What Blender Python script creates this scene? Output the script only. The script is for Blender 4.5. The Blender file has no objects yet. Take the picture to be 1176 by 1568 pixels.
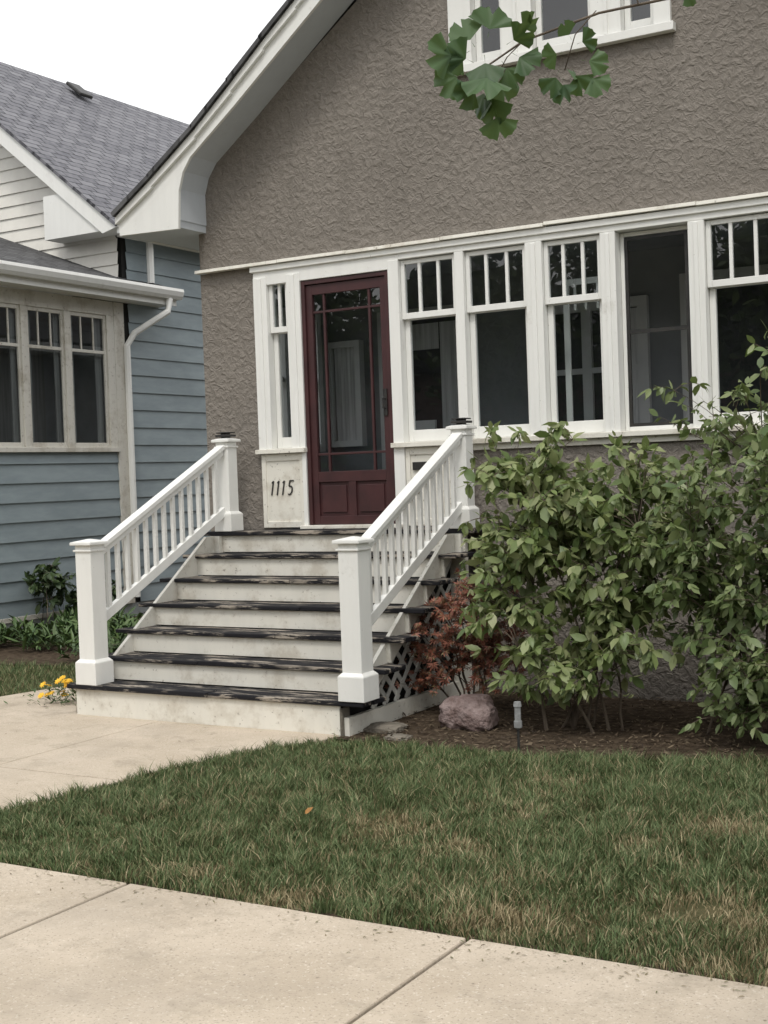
import bpy, math
import numpy as np
from mathutils import Vector
rng=np.random.default_rng(11)
D=bpy.data; SC=bpy.context.scene; COL=SC.collection
G=-0.05
# ---------------------------------------------------------------- materials
def nodes(name):
    m=D.materials.new(name); m.use_nodes=True; nt=m.node_tree; b=nt.nodes["Principled BSDF"]; return m,nt,b
def N(nt,t,**k):
    n=nt.nodes.new(t)
    for a,v in k.items():
        if a in ('op',): n.operation=v
        else: setattr(n,a,v)
    return n
def coord(nt,scale=(1,1,1),kind='Object'):
    tc=N(nt,"ShaderNodeTexCoord"); mp=N(nt,"ShaderNodeMapping"); mp.inputs['Scale'].default_value=scale
    nt.links.new(tc.outputs[kind],mp.inputs['Vector']); return mp.outputs['Vector']
def noise(nt,vec,scale,detail=3,rough=.55,dist=0):
    n=N(nt,"ShaderNodeTexNoise"); n.inputs['Scale'].default_value=scale; n.inputs['Detail'].default_value=detail
    n.inputs['Roughness'].default_value=rough; n.inputs['Distortion'].default_value=dist
    nt.links.new(vec,n.inputs['Vector']); return n.outputs['Fac']
def ramp(nt,fac,stops):
    r=N(nt,"ShaderNodeValToRGB"); e=r.color_ramp.elements
    while len(e)<len(stops): e.new(0.5)
    for i,(p,c) in enumerate(stops):
        e[i].position=p; e[i].color=(c,c,c,1) if isinstance(c,(int,float)) else (*c,1)
    nt.links.new(fac,r.inputs['Fac']); return r.outputs['Color']
def mix(nt,fac,a,b,mode='MIX'):
    m=N(nt,"ShaderNodeMix",data_type='RGBA',blend_type=mode)
    for s,v in ((m.inputs[0],fac),(m.inputs[6],a),(m.inputs[7],b)):
        if hasattr(v,'is_linked'): nt.links.new(v,s)
        else: s.default_value= v if isinstance(v,(int,float)) else (*v,1)
    return m.outputs[2]
def bump(nt,b,h,strength,dist):
    n=N(nt,"ShaderNodeBump"); n.inputs['Strength'].default_value=strength; n.inputs['Distance'].default_value=dist
    nt.links.new(h,n.inputs['Height']); nt.links.new(n.outputs['Normal'],b.inputs['Normal'])
def pmat(name,c1,c2,scale=4,rough=.6,bs=40,bstr=.2,bd=.003,stretch=(1,1,1),lo=.35,hi=.65,spec=.4):
    m,nt,b=nodes(name); v=coord(nt,stretch)
    f=ramp(nt,noise(nt,v,scale,4,.6),[(lo,0.),(hi,1.)])
    nt.links.new(mix(nt,f,c1,c2),b.inputs['Base Color']); b.inputs['Roughness'].default_value=rough
    b.inputs['Specular IOR Level'].default_value=spec
    if bstr: bump(nt,b,noise(nt,v,bs,3,.6),bstr,bd)
    return m
def m_white(name='white_paint',base=(.77,.77,.74),dirt=(.45,.43,.38),amt=.62,chip=.69):
    m,nt,b=nodes(name); v=coord(nt)
    f=ramp(nt,noise(nt,v,3,5,.7),[(amt,0.),(amt+.14,.55)])
    c=mix(nt,f,base,dirt)
    f2=ramp(nt,noise(nt,v,24,5,.75),[(chip,0.),(chip+.03,.85)])
    c=mix(nt,f2,c,(.24,.21,.18))
    f3=ramp(nt,noise(nt,coord(nt,(5,5,1)),2.2,3,.6),[(.4,.0),(.75,.22)])
    c=mix(nt,f3,c,tuple(x*.74 for x in base))
    nt.links.new(c,b.inputs['Base Color']); b.inputs['Roughness'].default_value=.5
    bump(nt,b,noise(nt,v,45,3,.7),.25,.002); return m
M_white=m_white()
M_white2=m_white('white_paint_worn',(.73,.71,.64),(.42,.37,.29),.5,.63)
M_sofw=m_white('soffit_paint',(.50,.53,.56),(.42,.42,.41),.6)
M_lat=m_white('lattice_paint',(.52,.52,.49),(.26,.25,.22),.45,.6)
def m_stucco():
    m,nt,b=nodes('stucco'); v=coord(nt)
    a=noise(nt,v,18,3,.62,.55); a2=noise(nt,v,75,2,.6)
    h1=ramp(nt,a,[(.34,0.),(.50,.35),(.62,.85),(.74,1.)])
    h=mix(nt,.18,h1,a2)
    big=ramp(nt,noise(nt,v,.9,4,.6),[(.3,0.),(.7,1.)])
    c=mix(nt,big,(.210,.189,.166),(.250,.226,.199))
    c=mix(nt,ramp(nt,h1,[(0.,.34),(.45,0.)]),c,(.12,.108,.094))  # crevice shade put into the colour, as the bump alone shades weakly
    c=mix(nt,ramp(nt,noise(nt,coord(nt,(3,3,.5)),1.2,4,.6),[(.52,0.),(.78,.45)]),c,(.155,.140,.122))
    nt.links.new(c,b.inputs['Base Color']); b.inputs['Roughness'].default_value=.9; b.inputs['Specular IOR Level'].default_value=.12
    bump(nt,b,h,1.0,.014); return m
M_stucco=m_stucco()
M_maroon=pmat('maroon_paint',(.060,.022,.023),(.042,.017,.018),6,.45,60,.1,.001)
M_dark=pmat('dark_fill',(.012,.012,.012),(.02,.018,.016),6,.9,10,0)  # near-black fill for the solid understair shade core and the neighbour wall core
M_black=pmat('black_metal',(.02,.02,.02),(.035,.033,.03),20,.45,50,.1)
def m_tread():
    m,nt,b=nodes('tread_paint'); v=coord(nt,(1,7,7))
    f=ramp(nt,noise(nt,v,3.0,6,.75),[(.50,0.),(.56,1.)])
    c=mix(nt,f,(.013,.013,.016),(.34,.30,.25))
    f2=ramp(nt,noise(nt,coord(nt,(1,4,4)),1.5,3,.6),[(.45,0.),(.54,1.)])
    c=mix(nt,f2,(.013,.013,.016),c)
    nt.links.new(c,b.inputs['Base Color']); b.inputs['Roughness'].default_value=.75; b.inputs['Specular IOR Level'].default_value=.2
    bump(nt,b,noise(nt,v,12,4,.7),.6,.005); return m
M_tread=m_tread()
def m_concrete():
    m,nt,b=nodes('concrete'); v=coord(nt)
    f=ramp(nt,noise(nt,v,1.3,4,.65),[(.3,0.),(.7,1.)])
    c=mix(nt,f,(.42,.355,.275),(.54,.465,.375))
    s=ramp(nt,noise(nt,v,95,2,.6),[(.30,.8),(.42,0.)]); c=mix(nt,s,c,(.26,.22,.175))
    s=ramp(nt,noise(nt,v,70,2,.6),[(.60,0.),(.70,.6)]); c=mix(nt,s,c,(.66,.60,.51))
    s=ramp(nt,noise(nt,v,4.5,5,.75),[(.52,0.),(.68,.6)]); c=mix(nt,s,c,(.31,.265,.205))
    s=ramp(nt,noise(nt,v,.7,5,.7),[(.50,0.),(.66,.45)]); c=mix(nt,s,c,(.33,.285,.23))
    vo=N(nt,"ShaderNodeTexVoronoi"); vo.inputs['Scale'].default_value=9; nt.links.new(v,vo.inputs['Vector'])
    s=ramp(nt,vo.outputs['Distance'],[(.03,.8),(.07,0.)]); c=mix(nt,s,c,(.15,.12,.09))
    nt.links.new(c,b.inputs['Base Color']); b.inputs['Roughness'].default_value=.9; b.inputs['Specular IOR Level'].default_value=.2
    bump(nt,b,noise(nt,v,80,3,.7),.6,.005); return m
M_conc=m_concrete()
M_soil=pmat('mulch',(.045,.032,.022),(.10,.075,.052),14,.95,30,1.,.03,spec=.1)
M_ground=pmat('grass_ground',(.050,.058,.025),(.11,.095,.05),5,.95,40,.8,.02,spec=.1)
M_asph=pmat('asphalt',(.045,.045,.045),(.065,.063,.06),8,.9,120,.5,.004,spec=.2)
M_siding=pmat('blue_siding_paint',(.275,.325,.345),(.225,.27,.29),2.2,.55,60,.15,.002,stretch=(1,1,4))
M_wsiding=pmat('white_siding_paint',(.76,.74,.68),(.66,.64,.59),2.2,.55,60,.15,.002)
M_int=pmat('interior_wall',(.30,.31,.32),(.24,.25,.26),2,.8,10,0)
M_intw=pmat('interior_trim',(.70,.70,.69),(.6,.6,.6),2,.6,10,0)
M_curt=pmat('curtain_cloth',(.75,.75,.75),(.45,.45,.45),6,.9,10,0,stretch=(6,6,.2))
M_pane=pmat('inner_pane',(.04,.042,.045),(.07,.07,.075),3,.3,10,0)
M_rock=pmat('granite',(.16,.11,.10),(.27,.21,.20),11,.9,25,1.,.03)
M_stone=pmat('flat_stone_mat',(.14,.125,.10),(.22,.195,.16),9,.9,25,.8,.02)
M_galv=pmat('galvanised_metal',(.30,.31,.31),(.20,.20,.20),30,.5,40,.1)
M_found=pmat('foundation_paint',(.42,.45,.46),(.25,.27,.27),4,.8,30,.6,.01)
def m_shingle(name,c1,c2,c3):
    m,nt,b=nodes(name); v=coord(nt)
    br=N(nt,"ShaderNodeTexBrick"); nt.links.new(v,br.inputs['Vector'])
    br.inputs['Scale'].default_value=1; br.inputs['Brick Width'].default_value=.30; br.inputs['Row Height'].default_value=.15
    br.inputs['Mortar Size'].default_value=.013; br.inputs['Color1'].default_value=(*c1,1); br.inputs['Color2'].default_value=(*c2,1); br.inputs['Mortar'].default_value=(*c3,1)
    f=ramp(nt,noise(nt,v,9,3,.7),[(.4,0.),(.75,.7)])
    c=mix(nt,f,br.outputs['Color'],tuple(x*1.2 for x in c2))
    nt.links.new(c,b.inputs['Base Color']); b.inputs['Roughness'].default_value=.95; b.inputs['Specular IOR Level'].default_value=.15
    return m
M_sh1=m_shingle('grey_shingles',(.12,.12,.135),(.21,.21,.225),(.03,.03,.035))
M_sh2=m_shingle('dark_shingles',(.06,.06,.062),(.11,.11,.112),(.02,.02,.02))
def m_leaf(name,cols,rough=.45,trans=.3):
    m,nt,b=nodes(name); g=N(nt,"ShaderNodeNewGeometry")
    st=[(i/(max(1,len(cols)-1)),c) for i,c in enumerate(cols)]
    c=ramp(nt,g.outputs['Random Per Island'],st)
    nt.links.new(c,b.inputs['Base Color']); b.inputs['Roughness'].default_value=rough; b.inputs['Specular IOR Level'].default_value=.4
    if trans>0:
        t=N(nt,"ShaderNodeBsdfTranslucent"); cc=mix(nt,.5,c,(.24,.31,.06))
        nt.links.new(cc,t.inputs['Color']); ms=N(nt,"ShaderNodeMixShader"); ms.inputs[0].default_value=trans
        nt.links.new(b.outputs[0],ms.inputs[1]); nt.links.new(t.outputs[0],ms.inputs[2])
        nt.links.new(ms.outputs[0],nt.nodes['Material Output'].inputs[0])
    return m
M_leaf1=m_leaf('viburnum_leaves',[(.11,.165,.06),(.19,.25,.09),(.30,.34,.16),(.15,.21,.075),(.36,.38,.20),(.10,.15,.055)],.42)
M_leaf2=m_leaf('shrub_leaves',[(.09,.14,.055),(.17,.22,.09),(.27,.31,.155),(.12,.175,.065),(.22,.27,.12)],.42)
M_ginkgo=m_leaf('ginkgo_leaves',[(.04,.09,.035),(.065,.125,.05),(.09,.16,.065)],.5,.25)
M_tree=m_leaf('tree_leaves',[(.03,.05,.015),(.05,.08,.02),(.08,.11,.03)],.6,0)
M_host=m_leaf('hosta_leaves',[(.04,.08,.025),(.07,.12,.035),(.10,.15,.05)],.5,0)
M_vine=m_leaf('vine_leaves',[(.025,.05,.018),(.045,.075,.025),(.07,.10,.035)],.5,0)
def m_red():
    m,nt,b=nodes('red_maple_leaves'); g=N(nt,"ShaderNodeNewGeometry")
    c=ramp(nt,g.outputs['Random Per Island'],[(0,(.17,.05,.035)),(.35,(.30,.11,.065)),(.7,(.19,.07,.045)),(1,(.19,.15,.07))])
    nt.links.new(c,b.inputs['Base Color']); b.inputs['Roughness'].default_value=.6; return m
M_red=m_red()
M_bark=pmat('bark',(.08,.06,.045),(.15,.12,.09),12,.9,30,.8,.01,stretch=(1,1,.3))
M_petal=pmat('yellow_petals',(.80,.50,.03),(.75,.40,.02),30,.6,10,0)
def m_grass():
    m,nt,b=nodes('grass_blades'); g=N(nt,"ShaderNodeNewGeometry")
    at=N(nt,"ShaderNodeAttribute",attribute_name='dry')
    c=ramp(nt,g.outputs['Random Per Island'],[(0,(.050,.078,.027)),(.5,(.09,.13,.05)),(.85,(.15,.19,.085)),(1,(.26,.27,.14))])
    d=ramp(nt,g.outputs['Random Per Island'],[(0,(.17,.135,.07)),(.6,(.30,.245,.14)),(1,(.44,.37,.23))])
    nt.links.new(mix(nt,at.outputs['Fac'],c,d),b.inputs['Base Color']); b.inputs['Roughness'].default_value=.6; b.inputs['Specular IOR Level'].default_value=.25
    return m
M_grass=m_grass()
def m_glass(name):
    m,nt,b=nodes(name); nt.nodes.remove(b)
    t=N(nt,"ShaderNodeBsdfTransparent"); t.inputs[0].default_value=(.78,.82,.83,1)
    gl=N(nt,"ShaderNodeBsdfGlossy"); gl.inputs['Roughness'].default_value=.0
    v=coord(nt); bp=N(nt,"ShaderNodeBump"); bp.inputs['Strength'].default_value=.04; bp.inputs['Distance'].default_value=.01
    nt.links.new(noise(nt,v,3.5,1,.5),bp.inputs['Height']); nt.links.new(bp.outputs[0],gl.inputs['Normal'])
    lw=N(nt,"ShaderNodeLayerWeight"); lw.inputs['Blend'].default_value=.5
    pw=N(nt,"ShaderNodeMath",op='POWER'); nt.links.new(lw.outputs['Facing'],pw.inputs[0]); pw.inputs[1].default_value=4.
    ma=N(nt,"ShaderNodeMath",op='MULTIPLY_ADD'); nt.links.new(pw.outputs[0],ma.inputs[0]); ma.inputs[1].default_value=.9; ma.inputs[2].default_value=.10
    ms=N(nt,"ShaderNodeMixShader"); nt.links.new(ma.outputs[0],ms.inputs[0]); nt.links.new(t.outputs[0],ms.inputs[1]); nt.links.new(gl.outputs[0],ms.inputs[2])
    nt.links.new(ms.outputs[0],nt.nodes['Material Output'].inputs[0]); return m
M_glass=m_glass('window_glass')
# ---------------------------------------------------------------- mesh helpers
import bmesh
def empty(name):
    e=D.objects.new(name,None); e.empty_display_size=.2; COL.objects.link(e); return e
class MB:
    def __init__(s): s.v=[]; s.f=[]
    def box(s,x0,x1,y0,y1,z0,z1):
        i=len(s.v); s.v+=[(x,y,z) for z in (z0,z1) for x,y in ((x0,y0),(x1,y0),(x1,y1),(x0,y1))]
        s.f+=[(i,i+3,i+2,i+1),(i+4,i+5,i+6,i+7),(i,i+1,i+5,i+4),(i+1,i+2,i+6,i+5),(i+2,i+3,i+7,i+6),(i+3,i,i+4,i+7)]; return s
    def quady(s,x0,x1,y,z0,z1):
        i=len(s.v); s.v+=[(x0,y,z0),(x1,y,z0),(x1,y,z1),(x0,y,z1)]; s.f.append((i,i+1,i+2,i+3)); return s
    def quadx(s,x,y0,y1,z0,z1):
        i=len(s.v); s.v+=[(x,y0,z0),(x,y1,z0),(x,y1,z1),(x,y0,z1)]; s.f.append((i,i+1,i+2,i+3)); return s
    def hexa(s,p):
        i=len(s.v); s.v+=[tuple(q) for q in p]
        s.f+=[(i,i+3,i+2,i+1),(i+4,i+5,i+6,i+7),(i,i+1,i+5,i+4),(i+1,i+2,i+6,i+5),(i+2,i+3,i+7,i+6),(i+3,i,i+4,i+7)]; return s
    def prism(s,poly,axis,a,b):
        i=len(s.v); n=len(poly)
        def P(q,t):
            return (q[0],t,q[1]) if axis==1 else ((t,q[0],q[1]) if axis==0 else (q[0],q[1],t))
        s.v+=[P(q,a) for q in poly]+[P(q,b) for q in poly]
        s.f.append(tuple(range(i,i+n))); s.f.append(tuple(range(i+2*n-1,i+n-1,-1)))
        for k in range(n): j=(k+1)%n; s.f.append((i+k,i+n+k,i+n+j,i+j))
        return s
    def beam(s,a,b,w,h,up=(0,0,1)):
        a=Vector(a);b=Vector(b);d=(b-a).normalized(); sd=d.cross(Vector(up)).normalized(); u=sd.cross(d)
        p=[]
        for q in (a,b):
            p+=[q-sd*w/2-u*h/2,q+sd*w/2-u*h/2,q+sd*w/2+u*h/2,q-sd*w/2+u*h/2]
        return s.hexa(p)
    def tube(s,pts,r,n=6):
        pts=[Vector(p) for p in pts]; 
        if not hasattr(r,'__len__'): r=[r]*len(pts)
        i0=len(s.v)
        for k,p in enumerate(pts):
            d=(pts[min(k+1,len(pts)-1)]-pts[max(k-1,0)]).normalized()
            a=d.cross(Vector((.3,.9,.2))).normalized(); b=d.cross(a)
            for j in range(n):
                t=2*math.pi*j/n; s.v.append(tuple(p+(a*math.cos(t)+b*math.sin(t))*r[k]))
        for k in range(len(pts)-1):
            for j in range(n):
                q=(j+1)%n; s.f.append((i0+k*n+j,i0+k*n+q,i0+(k+1)*n+q,i0+(k+1)*n+j))
        s.f.append(tuple(i0+(len(pts)-1)*n+j for j in range(n))); return s
    def build(s,name,mat,parent=None,bevel=0,smooth=False,recalc=True):
        me=D.meshes.new(name); me.from_pydata(s.v,[],s.f); me.materials.append(mat); me.update()
        if recalc:
            bm=bmesh.new(); bm.from_mesh(me); bmesh.ops.recalc_face_normals(bm,faces=bm.faces); bm.to_mesh(me); bm.free()
        if smooth:
            for p in me.polygons: p.use_smooth=True
        o=D.objects.new(name,me); COL.objects.link(o)
        if parent: o.parent=parent
        if bevel:
            md=o.modifiers.new('b','BEVEL'); md.width=bevel; md.segments=2; md.limit_method='ANGLE'
        return o
def tri_mesh(name,V,T,mat,parent=None,attr=None):
    me=D.meshes.new(name); me.vertices.add(len(V)); me.vertices.foreach_set('co',V.astype(np.float32).ravel())
    me.loops.add(T.size); me.loops.foreach_set('vertex_index',T.astype(np.int32).ravel())
    me.polygons.add(len(T)); me.polygons.foreach_set('loop_start',np.arange(0,T.size,3,dtype=np.int32)); me.polygons.foreach_set('loop_total',np.full(len(T),3,dtype=np.int32))
    if attr is not None:
        a=me.attributes.new('dry','FLOAT','POINT'); a.data.foreach_set('value',attr.astype(np.float32))
    me.update(); me.validate(); me.materials.append(mat)
    o=D.objects.new(name,me); COL.objects.link(o)
    if parent: o.parent=parent
    return o
def nrm(a): return a/np.maximum(np.linalg.norm(a,axis=1,keepdims=True),1e-9)
def leaves(name,P,Dr,Nn,S,tpl,mat,parent=None):
    TV,TF=tpl; t=nrm(Dr); b=nrm(np.cross(Nn,t)); n=np.cross(t,b)
    cz=rng.uniform(-.6,1.8,len(P)); cw=rng.uniform(.8,1.2,len(P))
    V=P[:,None,:]+S[:,None,None]*(TV[None,:,0,None]*t[:,None,:]+(cw[:,None]*TV[None,:,1])[:,:,None]*b[:,None,:]+(cz[:,None]*TV[None,:,2])[:,:,None]*n[:,None,:])
    T=TF[None]+(np.arange(len(P))*len(TV))[:,None,None]
    return tri_mesh(name,V.reshape(-1,3),T.reshape(-1,3),mat,parent)
OV=(np.array([[0,0,0],[.28,.20,.05],[.62,.22,.03],[1,0,-.12],[.62,-.22,.03],[.28,-.20,.05],[.3,0,0],[.66,0,-.02]]),
    np.array([[0,6,1],[1,6,7],[1,7,2],[2,7,3],[0,5,6],[5,7,6],[5,4,7],[4,3,7]]))
LA=(OV[0]*np.array([1,.45,1]),OV[1])
def fan():
    v=[[0,0,0]]; n=14
    for i in range(n+1):
        a=math.radians(-68+136*i/n); r=1-.05*(i%2)-(.34 if i==n//2 else 0)-.10*abs(i-n/2)/(n/2)
        v.append([r*math.cos(a)+.35,r*math.sin(a)*.95,.09*math.sin(i*1.3)])
    v[0]=[.35,0,0]; f=[[0,i,i+1] for i in range(1,n+1)]
    v+= [[0,.012,0],[0,-.012,0]]; f.append([0,len(v)-1,len(v)-2])
    return np.array(v),np.array(f)
FAN=fan()
def palm():
    v=[];f=[]
    for a in (-75,-38,0,38,75):
        a=math.radians(a); c,s=math.cos(a),math.sin(a); L=1-.25*abs(math.sin(a)); i=len(v)
        for x,y in ((0,0),(.45*L,.10),(L,0),(.45*L,-.10)): v.append([x*c-y*s,x*s+y*c,-.1*x*x])
        f+=[[i,i+1,i+2],[i,i+2,i+3]]
    return np.array(v),np.array(f)
PALM=palm()
def rv(n,s=1): return rng.normal(0,s,(n,3))
def curvept(A,B,C_,t): return A*(1-t)**2+B*2*t*(1-t)+C_*t*t
def shrub(name,base,spread,blobs,nst,lps,size,mat,tpl=OV,droop=.5,stemr=.011,twl=.28,ntw=4,barkm=M_bark,nmain=7,tips=()):
    e=empty(name); st=MB(); P=[];Dr=[];S=[]
    w=np.array([b[1][0]*b[1][1]*b[1][2] for b in blobs]); w=w/w.sum()
    mains=[]
    for q in range(nmain):
        bi=rng.choice(len(blobs),p=w); c,r=np.array(blobs[bi][0]),np.array(blobs[bi][1])
        B=np.array(base)+np.array([rng.normal(0,spread),rng.normal(0,spread*.6),0]); B[2]=G-.02
        T=c+r*rng.uniform(-.5,.5,3); T[2]=max(T[2],.25); Mi=np.array([B[0]*.7+T[0]*.3,B[1]*.7+T[1]*.3,T[2]*.55])
        mains.append((B,Mi,T)); pts=[curvept(B,Mi,T,x)+rng.normal(0,.008,3) for x in np.linspace(0,1,9)]
        st.tube(pts,list(np.linspace(stemr,.004,9)*rng.uniform(.8,1.3)),6)
    Es=[(np.array(tp),np.array(tp)-[0,0,.5],1) for tp in tips]
    for k in range(nst):
        bi=rng.choice(len(blobs),p=w); c,r=np.array(blobs[bi][0]),np.array(blobs[bi][1])
        u=rng.normal(0,1,3); u/=np.linalg.norm(u); E=c+r*u*rng.uniform(.35,1.0)**.6
        E[2]=max(E[2],.08); Es.append((E,c,0))
    for E,c,istip in Es:
        best=None
        for (B,Mi,T) in mains:
            for x in (.25,.4,.55,.7,.85,1.):
                q=curvept(B,Mi,T,x); d=np.linalg.norm(q-E)+(.35 if q[2]>E[2] else 0)+rng.uniform(0,.15)
                if best is None or d<best[0]: best=(d,q)
        B=best[1]
        Mid=(B+E)/2+np.array([0,0,.10])+rng.normal(0,.05,3)
        pts=[curvept(B,Mid,E,t) for t in np.linspace(0,1,7)]
        st.tube(pts,list(np.linspace(stemr*.45,.002,7)*rng.uniform(.7,1.2)),4)
        segs=[(pts,.35)]
        for q in range(2 if istip else ntw):
            t=rng.uniform(.4,1); A=curvept(B,Mid,E,t); dd=rng.normal(0,1,3); dd[2]=abs(dd[2])*.5+.1; dd+= (A-c)*.8; dd/=np.linalg.norm(dd)
            F=A+dd*twl*rng.uniform(.5,1.2)*(.6 if istip else 1); F2=(A+F)/2+np.array([0,0,.03]); F=F-np.array([0,0,.05*droop])
            tp=[curvept(A,F2,F,x) for x in (0,.35,.7,1)]; st.tube(tp,[.003,.0025,.002,.0012],3); segs.append((tp,.1))
        for pp,t0 in segs:
            pp=np.array(pp); n=lps
            tt=np.concatenate([rng.uniform(t0,1,n-3),[.97,.99,1.]])*(len(pp)-1)
            i=np.minimum(tt.astype(int),len(pp)-2); fr=(tt-i)[:,None]; q=pp[i]*(1-fr)+pp[i+1]*fr
            ax=nrm(pp[i+1]-pp[i]); d=ax*.5+rv(n,.55); d[:,2]-=droop*rng.uniform(.1,1.3,n)
            P.append(q); Dr.append(d); S.append(size*rng.uniform(.4,1.25,n))
    P=np.concatenate(P);Dr=np.concatenate(Dr);S=np.concatenate(S)
    Nn=rv(len(P),.55)+np.array([0,-.25,1.])
    st.build('stems',barkm,e); leaves('leaves',P,Dr,Nn,S,tpl,mat,e); return e
def inpoly(x,y,poly):
    r=np.zeros(len(x),bool); n=len(poly)
    for i in range(n):
        x1,y1=poly[i]; x2,y2=poly[(i+1)%n]
        c=((y1>y)!=(y2>y)) & (x < (x2-x1)*(y-y1)/((y2-y1) if y2!=y1 else 1e-9)+x1); r^=c
    return r
def sheet(name,poly,z,mat,parent=None):
    me=D.meshes.new(name); me.from_pydata([(x,y,z) for x,y in poly],[],[tuple(range(len(poly)))]); me.materials.append(mat)
    o=D.objects.new(name,me); COL.objects.link(o)
    if me.polygons[0].normal.z<0: me.flip_normals()
    if parent:o.parent=parent
    return o
# ---------------------------------------------------------------- ground
sheet('ground',[(-400,-400),(400,-400),(400,400),(-400,400)],G-.03,M_ground)
sheet('road',[(-200,-20),(200,-20),(200,-12.2),(-200,-12.2)],G-.026,M_asph)
kb=MB(); kb.box(-200,200,-12.2,-12.05,G-.12,G+.06); kb.box(-200,200,-20.15,-20,G-.12,G+.06); kb.build('kerb',M_conc,None,.01)
sheet('joint_soil',[(-22,-6.8),(25,-6.8),(25,-5.12),(-.0,-5.12),(-1.2,-5.0),(-3.1,-4.2),(-4.1,-3.6),(-4.1,-6.8)],G-.022,M_soil)
sw=MB(); xs=.48
edges=[xs+1.67*k for k in range(-12,14)]
for a,b in zip(edges[:-1],edges[1:]):
    sw.box(a+.009,b-.009,-6.75,-5.20,G-.12,G)
sw.build('sidewalk',M_conc,None,.008)
wk=MB()
re=[(-.43,-2.02),(-.45,-2.2),(-.68,-2.62),(-.86,-3.2),(-.92,-3.642)]
wk.prism([(-1.997,-3.642),(-1.997,-2.0)]+re,2,G-.12,G-.004)
wk.prism([(-4.10,-3.642),(-4.10,-1.6),(-3.95,-.95),(-3.45,-1.35),(-2.95,-1.9),(-2.85,-2.0),(-2.006,-2.0),(-2.006,-3.642)],2,G-.12,G-.004)
wk.prism([(-3.1,-5.185),(-3.3,-4.2),(-4.1,-3.658),(-.925,-3.658),(-1.02,-4.2),(-1.15,-4.8),(-1.5,-5.185)],2,G-.12,G-.004)
wk.prism([(-3.97,-.9),(-4.02,-.92),(-4.02,9),(-3.15,9),(-3.15,-.9),(-3.5,-1.25)],2,G-.12,G-.012)
wk.build('walkway',M_conc,None,.006)
bed=[(-.43,-2.1),(.28,-2.13),(1.4,-2.10),(1.9,-1.95),(2.5,-1.75),(5,-1.7),(5,.1),(-.6,.1),(-.6,-2.0)]
sheet('garden_bed_soil',bed,G-.015,M_soil)
sheet('side_bed_soil',[(-3.15,-1.75),(-2.6,-1.9),(-2.6,.1),(-3.15,.1)],G-.016,M_soil)
sheet('neighbour_bed_soil',[(-7.6,-.4),(-4.9,.1),(-4.02,.5),(-4.02,8),(-7.6,8)],G-.018,M_soil)
lawn=[(-1.5,-5.2),(-1.15,-4.8),(-1.02,-4.2),(-.92,-3.65),(-.86,-3.2),(-.68,-2.6),(-.45,-2.18),(.28,-2.15),(1.4,-2.12),(1.9,-1.97),(2.5,-1.77),(5,-1.72),(5,-5.2)]
def pn(x,y,s,seed):
    r=np.random.default_rng(seed); a=0
    for i in range(12):
        th=r.uniform(0,6.28); fr=s*r.uniform(.5,2.2); a=a+np.sin((x*math.cos(th)+y*math.sin(th))*fr+r.uniform(0,6.28))
    return a/3.4
def grass(name,poly,dens,h0=.05,spots=(),bias=0.):
    pa=np.array(poly); x0,y0=pa.min(0);x1,y1=pa.max(0); n=int((x1-x0)*(y1-y0)*dens)
    x=rng.uniform(x0,x1,n);y=rng.uniform(y0,y1,n)
    wob=.035*pn(x,y,25,77); k=inpoly(x,y+wob,poly); x,y=x[k],y[k]
    dry=np.clip(pn(x,y,3.0,5)*.36+pn(x,y,9,6)*.38+pn(x,y,26,16)*.28-.38+bias+np.clip((-y-3.6)*.2,-.2,.3)+np.clip((x-1)*.07,-.15,.2),0,1)*.85
    for sx,sy,sr in spots:
        dd=((x-sx)**2+((y-sy)*1.3)**2)/(sr*sr); dry=np.maximum(dry,np.exp(-dd*1.2)*(.9+.45*pn(x,y,14,8)))
    dry=np.clip(dry+rng.normal(0,.12,len(x)),0,1); isd=(rng.uniform(0,1,len(x))<dry*.9+.09).astype(float)
    dens_m=1-.5*dry+.2*pn(x,y,6,9); keep=rng.uniform(0,1,len(x))<dens_m; x,y,dry,isd=x[keep],y[keep],dry[keep],isd[keep]
    n=len(x); hh=h0*(1+.25*pn(x,y,5,3)+.35*pn(x,y,19,13)+.25*pn(x,y,50,31))*(1-.45*dry)*rng.uniform(.5,1.35,n); hh=np.clip(hh,.012,.11)
    a=rng.uniform(0,6.28,n); lean=rng.uniform(.1,1.1,n)*hh; w=rng.uniform(.0014,.003,n)
    la=pn(x,y,11,21)*2.5+rng.normal(0,1.5,n)
    bx,by=np.cos(a)*w,np.sin(a)*w; lx,ly=np.cos(la)*lean,np.sin(la)*lean
    z=np.full(n,G-.02); V=np.zeros((n,5,3))
    V[:,0]=np.stack([x-bx,y-by,z],1);V[:,1]=np.stack([x+bx,y+by,z],1)
    V[:,2]=np.stack([x-bx*.8+lx*.35,y-by*.8+ly*.35,z+hh*.6],1);V[:,3]=np.stack([x+bx*.8+lx*.35,y+by*.8+ly*.35,z+hh*.6],1)
    V[:,4]=np.stack([x+lx,y+ly,z+hh],1)
    F=np.array([[0,1,3],[0,3,2],[2,3,4]])[None]+(np.arange(n)*5)[:,None,None]
    return tri_mesh(name,V.reshape(-1,3),F.reshape(-1,3),M_grass,None,np.repeat(isd,5))
grass('lawn_grass',lawn,12500,.052,[(1.55,-4.15,.22),(1.45,-2.75,.16),(2.6,-3.35,.25),(3.2,-5.05,.4),(2.2,-4.95,.35),(2.9,-4.5,.3),(1.2,-5.1,.22)])
grass('neighbour_lawn',[(-8,-6),(-4.15,-4),(-4.12,-1.6),(-4.0,-.9),(-4.05,.4),(-4.9,.05),(-7.6,-.5)],3500,.055,(),-.3)
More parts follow.
